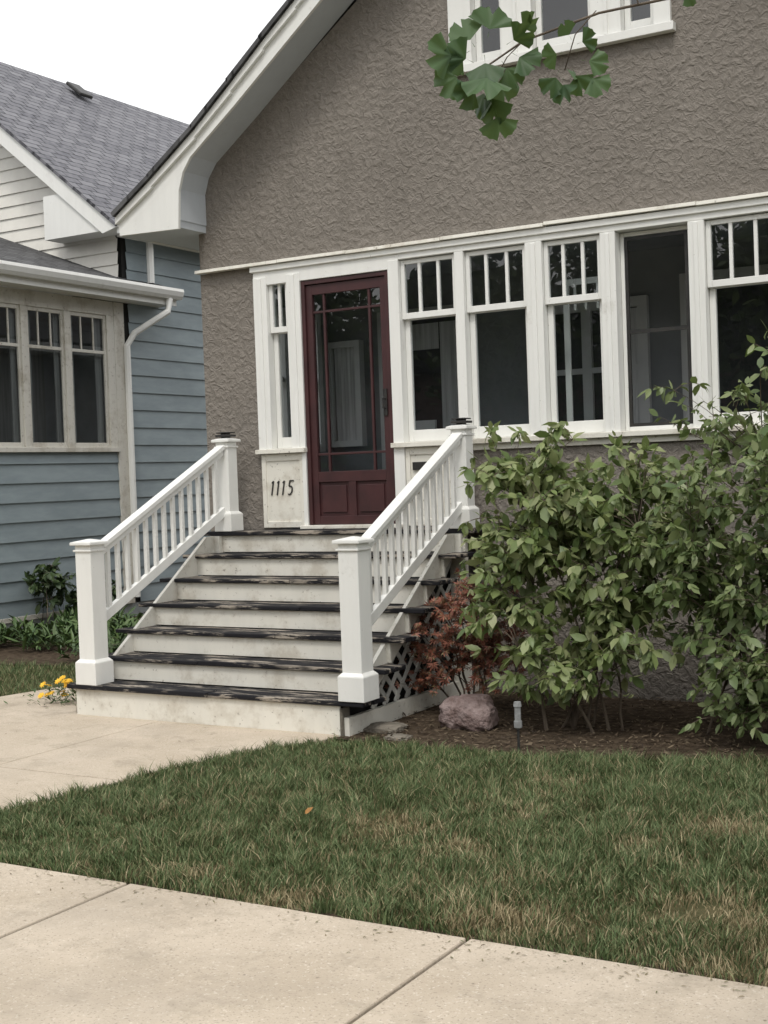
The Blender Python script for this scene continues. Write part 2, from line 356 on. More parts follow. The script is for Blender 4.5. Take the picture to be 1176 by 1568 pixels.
# ---------------------------------------------------------------- main house
H=empty('stucco_house')
XL,XR=-3.04,4.04; XC=.5
wa=MB()
def zw(x): return 4.40+.72*(3.54-abs(x-XC))
wa.prism([(XL,3.59),(-.43,3.59),(-.43,zw(-.43)),(XL,4.40)],1,0,.2)
wa.prism([(1.39,3.59),(XR,3.59),(XR,4.40),(1.39,zw(1.39))],1,0,.2)
wa.prism([(-.43,3.59),(1.39,3.59),(1.39,4.87),(-.43,4.87)],1,0,.2)
wa.prism([(-.43,6.2),(1.39,6.2),(1.39,zw(1.39)),(XC,zw(XC)),(-.43,zw(-.43))],1,0,.2)
wa.prism([(XL,-.15),(-2.44,-.15),(-2.44,3.57),(XL,3.57)],1,.001,.2)
wa.prism([(-.37,-.15),(XR,-.15),(XR,1.90),(-.37,1.90)],1,.001,.2)
wa.prism([(3.45,1.90),(XR,1.90),(XR,3.57),(3.45,3.57)],1,.001,.2)
wa.box(-2.44,-.37,.03,.2,-.15,1.25)
for a,b in ((XL,XL+.2),(XR-.2,XR)):
    wa.box(a,b,.2,9,-.15,2.0); wa.box(a,b,.2,9,3.3,4.6); wa.box(a,b,.2,.40,2.0,3.3); wa.box(a,b,1.55,9,2.0,3.3)
wa.box(XL,XR,8.8,9,-.15,4.2)
wa.build('walls',M_stucco,H)
BY=1.75
it=MB(); it.box(-2.84,3.84,BY,BY+.1,1.2,3.65); it.box(-2.84,3.84,.2,BY,3.6,3.66)
for a,b in ((-2.83,-2.80),(3.8,3.83)):
    it.box(a,b,.2,BY,1.2,2.0); it.box(a,b,.2,BY,3.3,3.6); it.box(a,b,.2,.4,2.0,3.3); it.box(a,b,1.55,BY,2.0,3.3)
it.build('porch_interior',M_int,H)
ui=MB(); ui.box(-.43,1.39,1.2,1.25,4.8,6.3); ui.box(-.43,1.39,.2,1.2,6.25,6.3); ui.box(-.43,1.39,.2,1.2,4.8,4.85); ui.box(-.45,-.43,.2,1.2,4.8,6.3); ui.box(1.39,1.41,.2,1.2,4.8,6.3); ui.build('attic_interior',M_pane,H)
MB().box(-2.8,3.8,.05,BY,1.15,1.255).build('porch_floor',M_int,H)
iw=MB()
def frame(mb,x0,x1,z0,z1,y0,y1,w,wb=None):
    wb=wb or w
    mb.box(x0,x0+w,y0,y1,z0,z1); mb.box(x1-w,x1,y0,y1,z0,z1); mb.box(x0+w,x1-w,y0+.002,y1-.002,z1-w,z1); mb.box(x0+w,x1-w,y0+.002,y1-.002,z0,z0+wb)
ya,yb=BY-.06,BY
frame(iw,-.60,.55,1.95,3.2,ya,yb,.09); iw.box(-.07,.02,ya+.005,yb,2.03,3.13); iw.box(-.51,.46,ya+.01,yb,2.55,2.60)
frame(iw,-2.8,-2.40,2.0,3.05,ya-.03,yb,.06)
frame(iw,.85,1.75,1.27,3.35,ya,yb,.09)
frame(iw,-2.2,-1.2,1.27,3.3,ya,yb,.10)
frame(iw,2.3,3.4,1.95,3.2,ya,yb,.07)
for a,b in ((-2.90,-2.79),(3.79,3.9)):
    for p,q in ((.36,.44),(.94,1.01),(1.51,1.59)): iw.box(a,b,p,q,1.96,3.34)
    iw.box(a+.002,b-.002,.44,1.51,1.96,2.04); iw.box(a+.002,b-.002,.44,1.51,3.26,3.34); iw.box(a+.004,b-.03,.44,1.51,2.63,2.68)
iw.build('interior_trim',M_intw,H)
dk=MB(); dk.box(-.52,.47,BY-.012,BY-.003,2.02,3.12); dk.box(.93,1.67,BY-.012,BY-.003,1.36,3.27); dk.box(-2.1,-1.3,BY-.012,BY-.003,1.36,3.2); dk.box(2.36,3.34,BY-.012,BY-.003,2.0,3.15); dk.build('inner_panes',M_pane,H)
cu=MB(); cu.box(-2.72,-2.48,BY-.04,BY-.03,2.05,3.0); cu.box(-.50,-.34,BY-.04,BY-.03,2.03,3.10); cu.box(.30,.46,BY-.04,BY-.03,2.03,3.10)
cu.box(-2.05,-1.86,BY-.04,BY-.03,1.9,3.15); cu.box(-1.52,-1.34,BY-.04,BY-.03,1.9,3.15); cu.box(-1.84,-1.54,BY-.03,BY-.025,2.9,3.15)
cu.box(2.4,2.6,BY-.04,BY-.03,2.0,3.1)
cu.build('curtains',M_curt,H)
lp=MB(); lp.tube([(1.15,1.2,1.26),(1.15,1.2,2.05)],.012,6); lp.tube([(1.15,1.2,2.02),(1.15,1.2,2.25)],[.14,.09],12); lp.box(.95,1.35,1.0,1.4,1.72,1.75)
for dx in (.97,1.31):
    for dy in (1.02,1.36): lp.box(dx,dx+.03,dy,dy+.03,1.256,1.72)
lp.box(-1.9,-1.4,.9,1.35,1.68,1.72); lp.box(-1.9,-1.4,1.32,1.36,1.7,2.2); lp.box(-.2,.5,.7,1.2,1.75,1.79)
lp.build('porch_furniture',M_intw,H)
fr=MB(); 
posts=[(-2.44,-2.30),(-2.09,-1.95),(-1.07,-.97),(-.45,-.37),(.17,.31),(.79,.91),(1.47,1.59),(2.13,2.25),(2.79,2.91),(3.35,3.45)]
for i,(a,b) in enumerate(posts):
    zb=1.27 if i==2 else 1.96
    fr.box(a,b,-.035,.12,zb,3.47)
    if b-a>.11: fr.box(a+(b-a)*.36,a+(b-a)*.64,-.048,-.03,zb+.002,3.46)
fr.box(-1.99,-1.95,-.034,.12,1.27,1.96)
fr.box(-2.44,-.97-.001,-.028,.11,3.40,3.569) ; fr.box(-.971,3.45,-.03,.11,3.472,3.569)
fr.box(-2.46,3.47,-.05,.0,3.52,3.568)
fr.build('window_posts',M_white,H,.004)
mo=MB(); 
import random
random.seed(4)
x=-3.05
while x<4.04:
    x2=min(x+random.choice([.9,1.2,.7]),4.05); o=random.uniform(-.008,.008); mo.hexa([(x,-.075,3.575+o),(x2-.004,-.075,3.572+o*.3),(x2-.004,.0,3.572+o*.3),(x,.0,3.575+o),(x,-.07,3.603+o),(x2-.004,-.07,3.600+o*.3),(x2-.004,.0,3.606),(x,.0,3.606)]); x=x2
mo.build('drip_moulding',M_white2,H,.003)
si=MB()
si.box(-.38,3.47,-.075,.0,1.925,1.965); si.box(-.37,3.46,-.03,.0,1.875,1.924); si.box(-.38,3.46,.0,.12,1.90,1.968)
si.box(-2.46,-1.94,-.07,.0,1.925,1.965); si.box(-1.08,-.382,-.07,.0,1.925,1.965); si.box(-2.43,-1.96,.0,.12,1.90,1.968); si.box(-1.06,-.385,.0,.12,1.90,1.968)
si.box(-2.43,-1.992,-.012,.03,1.27,1.924); si.box(-.97,-.375,-.012,.03,1.27,1.924)
for (a,b) in ((-2.43,-1.99),(-.97,-.38)):
    si.box(a+.004,a+.045,-.026,-.01,1.275,1.92); si.box(b-.035,b-.002,-.026,-.01,1.275,1.92); si.box(a+.045,b-.035,-.024,-.01,1.86,1.92); si.box(a+.045,b-.035,-.024,-.01,1.275,1.33)
si.box(-2.0,-1.0,-.09,.05,1.262,1.292)
si.build('sills_and_panels',M_white2,H,.004)
sa=MB(); gl=MB(); sc=MB()
def window(x0,x1,z0,z1,zm,lights=3,glass=True,y=.0):
    w=.045
    frame(sa,x0+.003,x1-.003,zm-.02,z1,y+.005,y+.045,.035,.05)
    frame(sa,x0+.003,x1-.003,z0,zm+.02,y+.05,y+.09,w,.095)
    if lights:
        for k in range(1,lights):
            xx=x0+(x1-x0)*k/lights; sa.box(xx-.013,xx+.013,y+.01,y+.04,zm+.03,z1-.035)
    if glass:
        gl.quady(x0+.03,x1-.03,y+.025,zm+.01,z1-.02); gl.quady(x0+.03,x1-.03,y+.07,z0+.03,zm)
window(-2.30,-2.09,1.97,3.44,3.0,2)
window(-.97,-.45,1.97,3.465,3.0,3); window(-.37,.17,1.97,3.465,3.0,3); window(.31,.79,1.97,3.465,3.0,3)
frame(sa,.913,1.467,1.969,3.465,.07,.10,.03); frame(sc,.945,1.435,2.0,3.43,.072,.09,.025); sc.box(.97,1.41,.075,.088,2.70,2.73)
for a,b in ((1.59,2.13),(2.25,2.79),(2.91,3.35)): window(a,b,1.97,3.465,3.0,3)
frame(sa,.34,.76,2.0,3.2,.30,.32,.05); sa.box(.43,.45,.301,.318,2.95,3.2); sa.box(.52,.54,.301,.318,2.95,3.2); sa.box(.62,.64,.301,.318,2.95,3.2)
uf=MB()
for a,b in ((-.43,-.23),(.03,.29),(.77,1.01),(1.26,1.39)): uf.box(a,b,-.035,.1,4.93,6.2)
uf.box(-.46,1.42,-.07,.0,4.865,4.929); uf.box(-.43,1.39,-.03,.1,6.1,6.2)
for a,b in ((.14,.17),(.88,.91)): uf.box(a,b,-.05,-.03,4.935,6.1)
uf.build('upper_window_frame',M_white,H,.004)
for a,b in ((-.23,.03),(.29,.77),(1.01,1.26)): window(a,b,4.93,6.1,5.62,0)
sa.build('sashes',M_white,H,.003); gl.build('window_glass',M_glass,H,recalc=False); sc.build('screen_frame',M_black,H)
dr=MB(); x0,x1,z0,z1=-1.945,-1.075,1.295,3.395
dr.box(x0,x0+.035,-.02,.06,z0,z1); dr.box(x1-.035,x1,-.02,.06,z0,z1); dr.box(x0+.035,x1-.035,-.018,.06,z1-.035,z1)
a,b=x0+.037,x1-.037
dr.box(a,a+.06,.0,.045,z0,z1-.04); dr.box(b-.06,b,.0,.045,z0,z1-.04)
dr.box(a+.06,b-.06,.001,.044,3.27,z1-.04); dr.box(a+.06,b-.06,.001,.044,1.66,1.75); dr.box(a+.06,b-.06,.001,.044,z0,1.37)
dr.box(a+.06,b-.06,.02,.035,1.37,1.66); dr.box(-1.545,-1.475,.003,.04,1.37,1.66)
for p,q in ((a+.09,-1.575),(-1.445,b-.09)): dr.box(p,q,.008,.03,1.40,1.63)
for xx in (-1.735,-1.285): dr.box(xx-.010,xx+.010,.008,.038,1.75,3.27)
for zz in (1.90,3.12): dr.box(a+.06,b-.06,.010,.036,zz-.010,zz+.010)
dr.build('front_door',M_maroon,H,.003)
MB().quady(a+.05,b-.05,.023,1.74,3.28).build('door_glass',M_glass,H,recalc=False)
hw=MB(); hw.box(b-.055,b-.02,-.012,.0,2.2,2.42); hw.tube([(b-.037,-.012,2.34),(b-.037,-.05,2.34),(b-.037,-.05,2.26),(b-.037,-.012,2.26)],.007,6); hw.build('door_handle',M_black,H)
MB().box(-.90,-.75,-.030,-.012,1.735,1.80).build('mail_slot',M_black,H)
mb_=MB(); mb_.box(-.06,.03,-.09,0,.8,1.0); mb_.box(-.07,.04,-.1,-.0,1.0,1.015); mb_.tube([(-.015,-.05,.8),(-.015,-.05,-.05)],.012,6); mb_.build('meter_box',M_black,H,.004)
nb=MB()
def stroke(p,q,w=.012): nb.beam((p[0],-.017,p[1]),(q[0],-.017,q[1]),w,.006,up=(0,1,0))
X0=-2.335; ZB=1.56
for i in range(3):
    xx=X0+i*.058; stroke((xx,ZB),(xx+.024,ZB+.125)); stroke((xx+.024,ZB+.125),(xx+.006,ZB+.106),.009)
xx=X0+.175; stroke((xx+.022,ZB+.124),(xx+.064,ZB+.124),.011); stroke((xx+.024,ZB+.124),(xx+.012,ZB+.075),.011)
arc=[(xx+.012,ZB+.073),(xx+.034,ZB+.077),(xx+.046,ZB+.057),(xx+.040,ZB+.026),(xx+.021,ZB+.004),(xx-.002,ZB+.008)]
for p,q in zip(arc[:-1],arc[1:]): stroke(p,q,.011)
nb.build('house_number',M_black,H)
outer=[(-3.64,4.10),(-3.21,4.38),(-2.71,4.73),(-2.31,5.05),(-1.96,5.34),(-1.62,5.61),(XC,7.24)]
inner=[(-3.62,3.94),(-2.95,3.92),(-2.93,4.25),(-2.88,4.40),(-2.79,4.52),(-2.31,4.87),(-1.62,5.40),(XC,7.02)]
bb=MB(); cr=MB(); sf=MB(); rf=MB()
for sgn in (1,-1):
    mx=lambda q:(q[0] if sgn==1 else 2*XC-q[0], q[1])
    bb.prism([mx((-3.64,4.10)),mx((-3.62,3.94)),mx((-2.95,3.92)),mx((-2.93,4.25)),mx((-2.88,4.40)),mx((-2.79,4.52)),mx((-2.71,4.73)),mx((-3.21,4.38))],1,-.4,-.37)
    seg=[((-2.71,4.73),(-2.31,5.05),(-2.31,4.87),(-2.79,4.52)),((-2.31,5.05),(-1.62,5.61),(-1.62,5.40),(-2.31,4.87)),((-1.62,5.61),(XC,7.24),(XC,7.02),(-1.62,5.40))]
    for s_ in seg: bb.prism([mx(q) for q in s_],1,-.4,-.37)
    for p,q in zip(outer[:-1],outer[1:]):
        cr.prism([mx(p),mx(q),mx((q[0],q[1]-.075)),mx((p[0],p[1]-.06))],1,-.435,-.401)
        pn_=(p[0],p[1]+.004); qn=(q[0],q[1]+.004)
        rf.prism([mx(pn_),mx(qn),mx((q[0],q[1]+.045)),mx((p[0]-.02,p[1]+.04))],1,-.47,9.3)
    for p,q in zip(inner[2:-1],inner[3:]):
        sf.prism([mx((p[0]-.02,p[1]+.02)),mx((q[0]-.02,q[1]+.02)),mx((q[0]-.03,q[1]+.06)),mx((p[0]-.06,p[1]+.05))],1,-.369,.0-.001)
    xa,xb=sorted([mx((-3.62,0))[0],mx((-2.955,0))[0]]); sf.box(xa,xb,-.369,-.001,3.935,4.0)
    xa,xb=sorted([mx((-2.99,0))[0],mx((-2.947,0))[0]]); sf.box(xa,xb,-.368,-.002,4.0,4.27)
    xa,xb=sorted([mx((-3.62,0))[0],mx((-3.042,0))[0]]); sf.box(xa,xb,0,9.2,3.945,3.99)
    xa,xb=sorted([mx((-3.64,0))[0],mx((-3.60,0))[0]]); bb.box(xa,xb,-.369,9.2,3.94,4.10)
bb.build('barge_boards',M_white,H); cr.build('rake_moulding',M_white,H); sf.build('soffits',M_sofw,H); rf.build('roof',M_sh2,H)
# ---------------------------------------------------------------- stairs
S=empty('porch_stairs')
h=.18;t=.2873;y0=-.3397
tr=MB(); ri=MB(); vo=MB()
random.seed(9)
for k in range(1,7):
    yn=y0-(7-k)*t; zt=k*h
    cut=random.uniform(-1.9,-1.1)
    for (a,b) in ((-2.88+random.uniform(-.015,.015),cut-.002),(cut+.002,-.205+random.uniform(-.015,.015))):
        o=random.uniform(-.004,.004); tr.box(a,b,yn+random.uniform(-.006,.006),yn+.135,zt-.032,zt+o)
    tr.box(-2.878,-.207,yn+.142,yn+t+.02,zt-.035,zt-.003)
    xl,xr=(-2.82,-.42) if k==1 else (-2.79,-.34)
    ri.box(xl,xr,yn+.03,yn+.055,(k-1)*h+.001 if k>1 else G-.02,zt-.036)
yn=y0
tr.box(-2.86,-.2,yn,yn+.13,1.225,1.26); tr.box(-2.858,-.202,yn+.137,0,1.225,1.259)
ri.box(-2.75,-.30,yn+.03,yn+.055,1.081,1.224); 
tr.build('treads',M_tread,S,.006); ri.build('risers',M_white2,S,.003)
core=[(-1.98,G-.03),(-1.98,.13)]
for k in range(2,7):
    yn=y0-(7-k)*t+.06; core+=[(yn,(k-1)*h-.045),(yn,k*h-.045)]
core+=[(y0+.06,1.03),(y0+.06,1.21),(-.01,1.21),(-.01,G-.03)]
vo.prism(core,0,-2.70,-.46); vo.build('understair_shade_core',M_dark,S)  # solid core blocks the view through; its near-black colour stands for shade
sd=MB(); la_=MB()
for xs_ in (-.40,-2.76):
    xa,xb=xs_,xs_+.03
    sd.prism([(-1.98,.14),(-1.70,.14),(-.36,1.06),(-.36,1.22),(-.46,1.22)],0,xa,xb)
    sd.box(xa-.004,xb+.004,-2.0,-.02,G-.02,.06)
    sd.box(xa-.01,xb+.06,-.36,-.24,G-.02,1.222)
    for k in range(-6,14):
        for sg in (1,-1):
            pts=[]
            for yy in np.linspace(-1.95,-.38,60):
                zz=.06+sg*(yy+1.98)+ (k*.16 if sg==1 else k*.16+.1)
                top=.14+(yy+1.70)*(.92/1.34)
                if .055<zz<min(top+.02,1.1): pts.append((yy,zz))
            if len(pts)>2:
                A,B=pts[0],pts[-1]; xo=xa+.012 if sg==1 else xa+.004
                la_.beam((xo,A[0],A[1]),(xo,B[0],B[1]),.006,.038,up=(0,-sg*1.,1.))
sd.build('stringers',M_white2,S); la_.build('side_lattice',M_lat,S)
MB().box(-.60,-.405,-2.03,-1.92,G-.02,.13).build('base_block',M_stone,S,.01)
nw=MB(); cp=MB()
def newel(x,y,zb,zt,w,bw,bh,lant=False):
    a=w/2
    nw.box(x-a,x+a,y-a,y+a,zb,zt)
    c=bw/2; nw.box(x-c,x+c,y-c,y+c,zb+.001,zb+bh)
    nw.hexa([(x-c,y-c,zb+bh),(x+c,y-c,zb+bh),(x+c,y+c,zb+bh),(x-c,y+c,zb+bh),(x-a-.001,y-a-.001,zb+bh+.025),(x+a+.001,y-a-.001,zb+bh+.025),(x+a+.001,y+a+.001,zb+bh+.025),(x-a-.001,y+a+.001,zb+bh+.025)])
    nw.box(x-a-.012,x+a+.012,y-a-.012,y+a+.012,zt-.05,zt-.035)
    nw.box(x-a-.028,x+a+.028,y-a-.028,y+a+.028,zt,zt+.022)
    nw.hexa([(x-a-.028,y-a-.028,zt+.0225),(x+a+.028,y-a-.028,zt+.0225),(x+a+.028,y+a+.028,zt+.0225),(x-a-.028,y+a+.028,zt+.0225),(x-.01,y-.01,zt+.045),(x+.01,y-.01,zt+.045),(x+.01,y+.01,zt+.045),(x-.01,y+.01,zt+.045)])
    if lant:
        cp.box(x-a-.0,x+a+.0,y-a,y+a,zt+.048,zt+.066); cp.box(x-.03,x+.03,y-.03,y+.03,zt+.03,zt+.09); cp.box(x-a*.9,x+a*.9,y-a*.9,y+a*.9,zt+.078,zt+.088)
LX,RX=-2.685,-.302
newel(LX,-1.965,.181,1.25,.155,.205,.17); newel(RX,-1.965,.181,1.25,.155,.205,.17)
newel(LX+.05,-.255,1.261,2.04,.13,.18,.15,True); newel(RX-.02,-.255,1.261,2.04,.13,.18,.15,True)
nw.build('newel_posts',M_white,S,.004); cp.build('post_lanterns',M_black,S,.003)
ra=MB()
for xa,xb in ((LX,LX+.05),(RX,RX-.02)):
    A=Vector((xa,-1.885,1.215)); B=Vector((xb,-.32,2.00)); A2=Vector((xa,-1.885,.66)); B2=Vector((xb,-.32,1.44))
    ra.beam(A,B,.085,.035); ra.beam(A-Vector((0,0,.045)),B-Vector((0,0,.045)),.04,.055); ra.beam(A2,B2,.045,.075)
    n=13
    for i in range(1,n+1):
        f=i/(n+1); p=A.lerp(B,f); q=A2.lerp(B2,f); ra.box(p.x-.016,p.x+.016,p.y-.017,p.y+.017,q.z+.03,p.z-.06)
ra.build('railings',M_white,S,.003)
# ---------------------------------------------------------------- neighbour house
NB=empty('clapboard_house')
def clap_x(mb,x,ya,yb,za,zb,e=.235):
    z=za
    while z<zb-.001:
        z2=min(z+e,zb); i=len(mb.v)
        mb.v+=[(x+.022,ya,z),(x+.022,yb,z),(x+.002,yb,z2),(x+.002,ya,z2),(x,ya,z),(x,yb,z)]; mb.f+=[(i,i+1,i+2,i+3),(i,i+4,i+5,i+1)]; z=z2
def clap_y(mb,y,za,zb,xf,e=.2):
    z=za
    while z<zb-.001:
        z2=min(z+e,zb); i=len(mb.v); a,b=xf(z); c,d=xf(z2)
        mb.v+=[(a,y-.022,z),(b,y-.022,z),(d,y-.002,z2),(c,y-.002,z2),(a,y,z),(b,y,z)]; mb.f+=[(i,i+1,i+2,i+3),(i,i+1,i+5,i+4)]; z=z2
NX=-7.5
cl=MB(); clap_x(cl,NX,.6,3.80,.12,2.14); clap_x(cl,NX,4.12,12,.12,5.1); clap_x(cl,NX,.6,1.55,2.14,4.1)
clap_y(cl,.6,.12,4.1,lambda z:(-14,NX)); cl.build('blue_siding',M_siding,NB)
co=MB(); co.box(-14,NX-.002,.62,12,-.2,.115); co.build('foundation',M_found,NB)
bdy=MB(); bdy.box(-14.9,NX-.01,4.05,12,.12,5.15); bdy.box(-14,NX-.03,.62,4.05,.12,2.1); bdy.build('wall_core',M_dark,NB)
gb=MB()
ridx,ridz=-11.35,8.52; sl=.81
clap_y(gb,3.98,4.3,8.3,lambda z:(-15.1,min(NX,NX-(z-5.05)/sl)) if z>5.05 else (-15.1,NX),.17); gb.build('gable_siding',M_wsiding,NB)
tw=MB()
tw.box(NX-.02,NX+.035,3.80,4.0,.12,4.12); tw.box(NX-.05,NX+.06,.55,3.80,2.14,2.20); tw.box(NX-.0,NX+.025,.6,3.8,.10,.16)
tw.box(NX-.02,NX+.03,1.55,3.799,3.93,4.12)
for ya,yb in ((1.50,1.60),(2.14,2.24),(2.88,2.98),(3.66,3.799)): tw.box(NX-.02,NX+.032,ya,yb,2.20,3.93)
for ya,yb in ((1.60,2.14),(2.24,2.88),(2.98,3.66)):
    x0_,x1_=NX-.02,NX+.012
    tw.box(x0_,x1_,ya,ya+.04,2.2,3.93); tw.box(x0_,x1_,yb-.04,yb,2.2,3.93); tw.box(x0_,x1_-.002,ya+.04,yb-.04,2.2,2.26); tw.box(x0_,x1_-.002,ya+.04,yb-.04,3.42,3.46); tw.box(x0_,x1_-.002,ya+.04,yb-.04,3.88,3.93)
    for k in (1,2): yy=ya+(yb-ya)*k/3; tw.box(x0_+.005,x1_-.006,yy-.01,yy+.01,3.46,3.88)
tw.build('trim',m_white('trim_paint_worn',(.62,.60,.54),(.36,.32,.25),.5,.62),NB,.004)
ng=MB(); ng.quadx(NX-.010,1.6,3.66,2.2,3.93); ng.build('porch_windows',M_glass,NB,recalc=False)
nin=MB(); nin.box(-8.6,-8.5,.7,4,2.1,4.1); nin.box(-8.5,NX-.03,3.9,4.04,2.1,4.1); nin.box(-8.5,-7.55,.65,.7,2.1,4.1); nin.box(-8.5,-7.53,.7,3.9,4.06,4.1); nin.box(-8.5,-7.53,.7,3.9,2.11,2.13); nin.build('porch_interior',M_int,NB)
nc=MB()
for a,b in ((1.62,1.78),(2.04,2.12),(2.26,2.38),(2.78,2.86),(3.0,3.12),(3.52,3.64)): nc.box(NX-.08,NX-.065,a,b,2.2,3.9)
for a,b in ((1.2,2.2),(2.6,3.5)): nc.box(-8.5,-8.46,a,b,2.3,3.7)
nc.build('curtains',pmat('neighbour_curtain',(.34,.34,.33),(.22,.22,.22),3,.9,10,0,stretch=(1,8,.3)),NB)
def slab(name,A,B,up,L,mat,parent,th=.04):
    A=Vector(A);B=Vector(B);u=(B-A);W=u.length;u.normalize();v=Vector(up).normalized();n=u.cross(v)
    m=MB().box(0,W,0,L,-th,0); o=m.build(name,mat,parent)
    from mathutils import Matrix
    o.matrix_world=Matrix(((u.x,v.x,n.x,A.x),(u.y,v.y,n.y,A.y),(u.z,v.z,n.z,A.z),(0,0,0,1))); return o
slab('porch_roof',(-7.12,.2,4.32),(-7.12,4.75,4.32),(-1,0,.37),4.2,M_sh2,NB)
gt=MB()
gt.prism([(-7.22,4.34),(-7.06,4.34),(-7.05,4.30),(-7.07,4.24),(-7.10,4.20),(-7.20,4.20)],1,.2,4.78)
gt.box(NX,-7.2,.2,4.75,4.13,4.16); gt.box(-7.2,-7.17,.2,4.75,4.12,4.21)
gt.tube([(-7.12,4.55,4.2),(-7.12,4.5,4.02),(-7.38,4.1,3.72),(-7.43,4.0,3.55),(-7.43,4.0,.2)],.045,8)
gt.tube([(-7.35,4.45,5.2),(-7.35,4.45,4.42)],.05,8)
gt.build('gutters',M_white,NB)
mg=math.sqrt(1+sl*sl)
run=abs(ridx)-7.15
slab('main_roof',(-7.13,3.55,5.04+.03),(-7.13,13,5.04+.03),(-1,0,sl),run*mg,M_sh1,NB)
slab('main_roof_west',(2*ridx+7.13,13,5.07),(2*ridx+7.13,3.55,5.07),(1,0,sl),run*mg,M_sh1,NB)
nbb=MB(); 
zr=5.02+run*sl
nbb.prism([(-7.13,5.04),(ridx,zr),(ridx,zr-.24),(-7.4,4.98+.0)],1,3.58,3.61)
nbb.prism([(2*ridx+7.13,5.04),(ridx,zr),(ridx,zr-.24),(2*ridx+7.4,4.98)],1,3.58,3.61)
nbb.prism([(-8.45,5.02),(-7.16,5.02),(-7.16,5.06),(-7.40,5.25),(-7.95,5.60),(-8.45,5.60)],1,3.612,3.97)
nbb.box(-7.50,-7.16,3.97,12.9,5.0,5.05); nbb.box(-7.19,-7.14,3.62,12.9,4.96,5.06)
nbb.build('barge_boards',M_white,NB)
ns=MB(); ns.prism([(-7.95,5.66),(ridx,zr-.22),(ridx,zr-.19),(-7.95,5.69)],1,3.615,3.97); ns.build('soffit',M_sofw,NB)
o=MB().box(-.20,.20,-.15,.15,0,.06).build('roof_vent',M_black,NB,.02); o.location=(-10.95,7.1,8.24); o.rotation_euler=(0,math.atan(sl),0)
# ---------------------------------------------------------------- plants
shrub('viburnum_shrub',(1.10,-1.22,0),.14,[((.76,-1.25,1.38),(.46,.42,.44)),((.68,-1.3,.95),(.36,.36,.40)),((1.30,-1.2,1.15),(.46,.45,.56)),((.75,-1.4,.48),(.30,.28,.26)),((1.28,-1.40,.42),(.36,.28,.34))],128,9,.108,M_leaf1,stemr=.011,droop=.75,nmain=10,
   tips=[(.30,-1.3,1.80),(.42,-1.25,1.92),(.62,-1.2,1.97),(.95,-1.2,2.02),(1.05,-1.3,1.90),(1.3,-1.2,1.90),(1.45,-1.2,1.80),(.24,-1.35,1.35),(.26,-1.4,1.0),(.36,-1.5,.62),(.55,-1.55,.3),(.24,-1.3,1.62)])
shrub('leafy_shrub',(2.3,-1.15,0),.22,[((2.25,-1.2,1.4),(.75,.6,.62)),((3.1,-1.2,1.45),(.8,.6,.65)),((1.88,-1.3,.95),(.42,.4,.48)),((2.7,-1.4,.65),(.7,.5,.6)),((2.15,-1.5,.30),(.34,.3,.34)),((2.8,-1.5,.3),(.6,.35,.32))],330,10,.088,M_leaf2,stemr=.012,nmain=12,droop=.75,
   tips=[(1.60,-1.2,2.02),(1.73,-1.3,2.18),(1.9,-1.2,2.10),(2.1,-1.3,2.14),(2.3,-1.3,2.35),(2.36,-1.35,2.5),(2.5,-1.2,2.3),(2.2,-1.4,2.2),(2.30,-1.45,2.42)])
shrub('japanese_maple',(.0,-.85,0),.06,[((-.08,-.95,.50),(.40,.32,.30)),((.24,-.85,.38),(.32,.28,.34)),((.12,-1.0,.66),(.32,.25,.20)),((-.22,-1.1,.22),(.22,.2,.2))],66,8,.052,M_red,PALM,.6,.009,.20,4)
shrub('bedding_plants',(-3.0,-.9,0),.25,[((-3.0,-1.1,.22),(.22,.6,.25)),((-3.0,-.3,.40),(.2,.5,.35))],70,9,.12,M_host,LA,.3,.006,.14,3)
hb=empty('hosta_bed'); P=[];Dr=[];S_=[]
for k in range(75):
    cx=rng.uniform(-7.2,-4.3); cy=rng.uniform(.2,2.8); 
    if cy< .15+(cx+4.9)*-.15: continue
    n=45; a=rng.uniform(0,6.28,n); el=rng.uniform(.2,1.3,n)
    q=np.stack([cx+rng.normal(0,.08,n),cy+rng.normal(0,.08,n),G+rng.uniform(0,.18,n)],1)
    P.append(q);Dr.append(np.stack([np.cos(a)*np.cos(el),np.sin(a)*np.cos(el),np.sin(el)*.8],1));S_.append(rng.uniform(.10,.22,n))
P=np.concatenate(P);leaves('leaves',P,np.concatenate(Dr),rv(len(P),.3)+[0,0,1.],np.concatenate(S_),LA,M_host,hb)
shrub('climbing_vine',(-7.2,2.2,0),.2,[((-7.25,2.2,.5),(.12,.35,.38)),((-7.2,2.9,.3),(.2,.5,.22))],30,8,.12,M_vine,OV,.5,.006,.15,3)
mf=empty('marigold_flowers'); P=[];Dr=[];Nn=[];S_=[]
def flower(x,y,z,r):
    n=16; a=np.linspace(0,6.28,n,endpoint=False)+rng.uniform(0,1); tl=rng.normal(0,.35,2)
    nn=np.array([tl[0],-.5+tl[1],1.]); nn/=np.linalg.norm(nn); u=np.cross(nn,[1,0,0.1]);u/=np.linalg.norm(u);w=np.cross(nn,u)
    P.append(np.tile([x,y,z],(n,1)));Dr.append(np.cos(a)[:,None]*u+np.sin(a)[:,None]*w+nn*.2*(np.arange(n)%2)[:,None]);Nn.append(np.tile(nn,(n,1)));S_.append(np.full(n,r))
for k in range(22): flower(-3.27+rng.normal(0,.09),-1.68+rng.normal(0,.10),G+rng.uniform(.06,.20),.034)
for x,y,z in ((-3.1,-1.0,.42),(-3.05,-.8,.5),(-2.98,-1.3,.36),(-3.2,-.5,.45),(-3.12,-1.15,.3),(-3.15,-1.35,.22),(-3.0,-1.5,.30)): flower(x,y,z,.035)
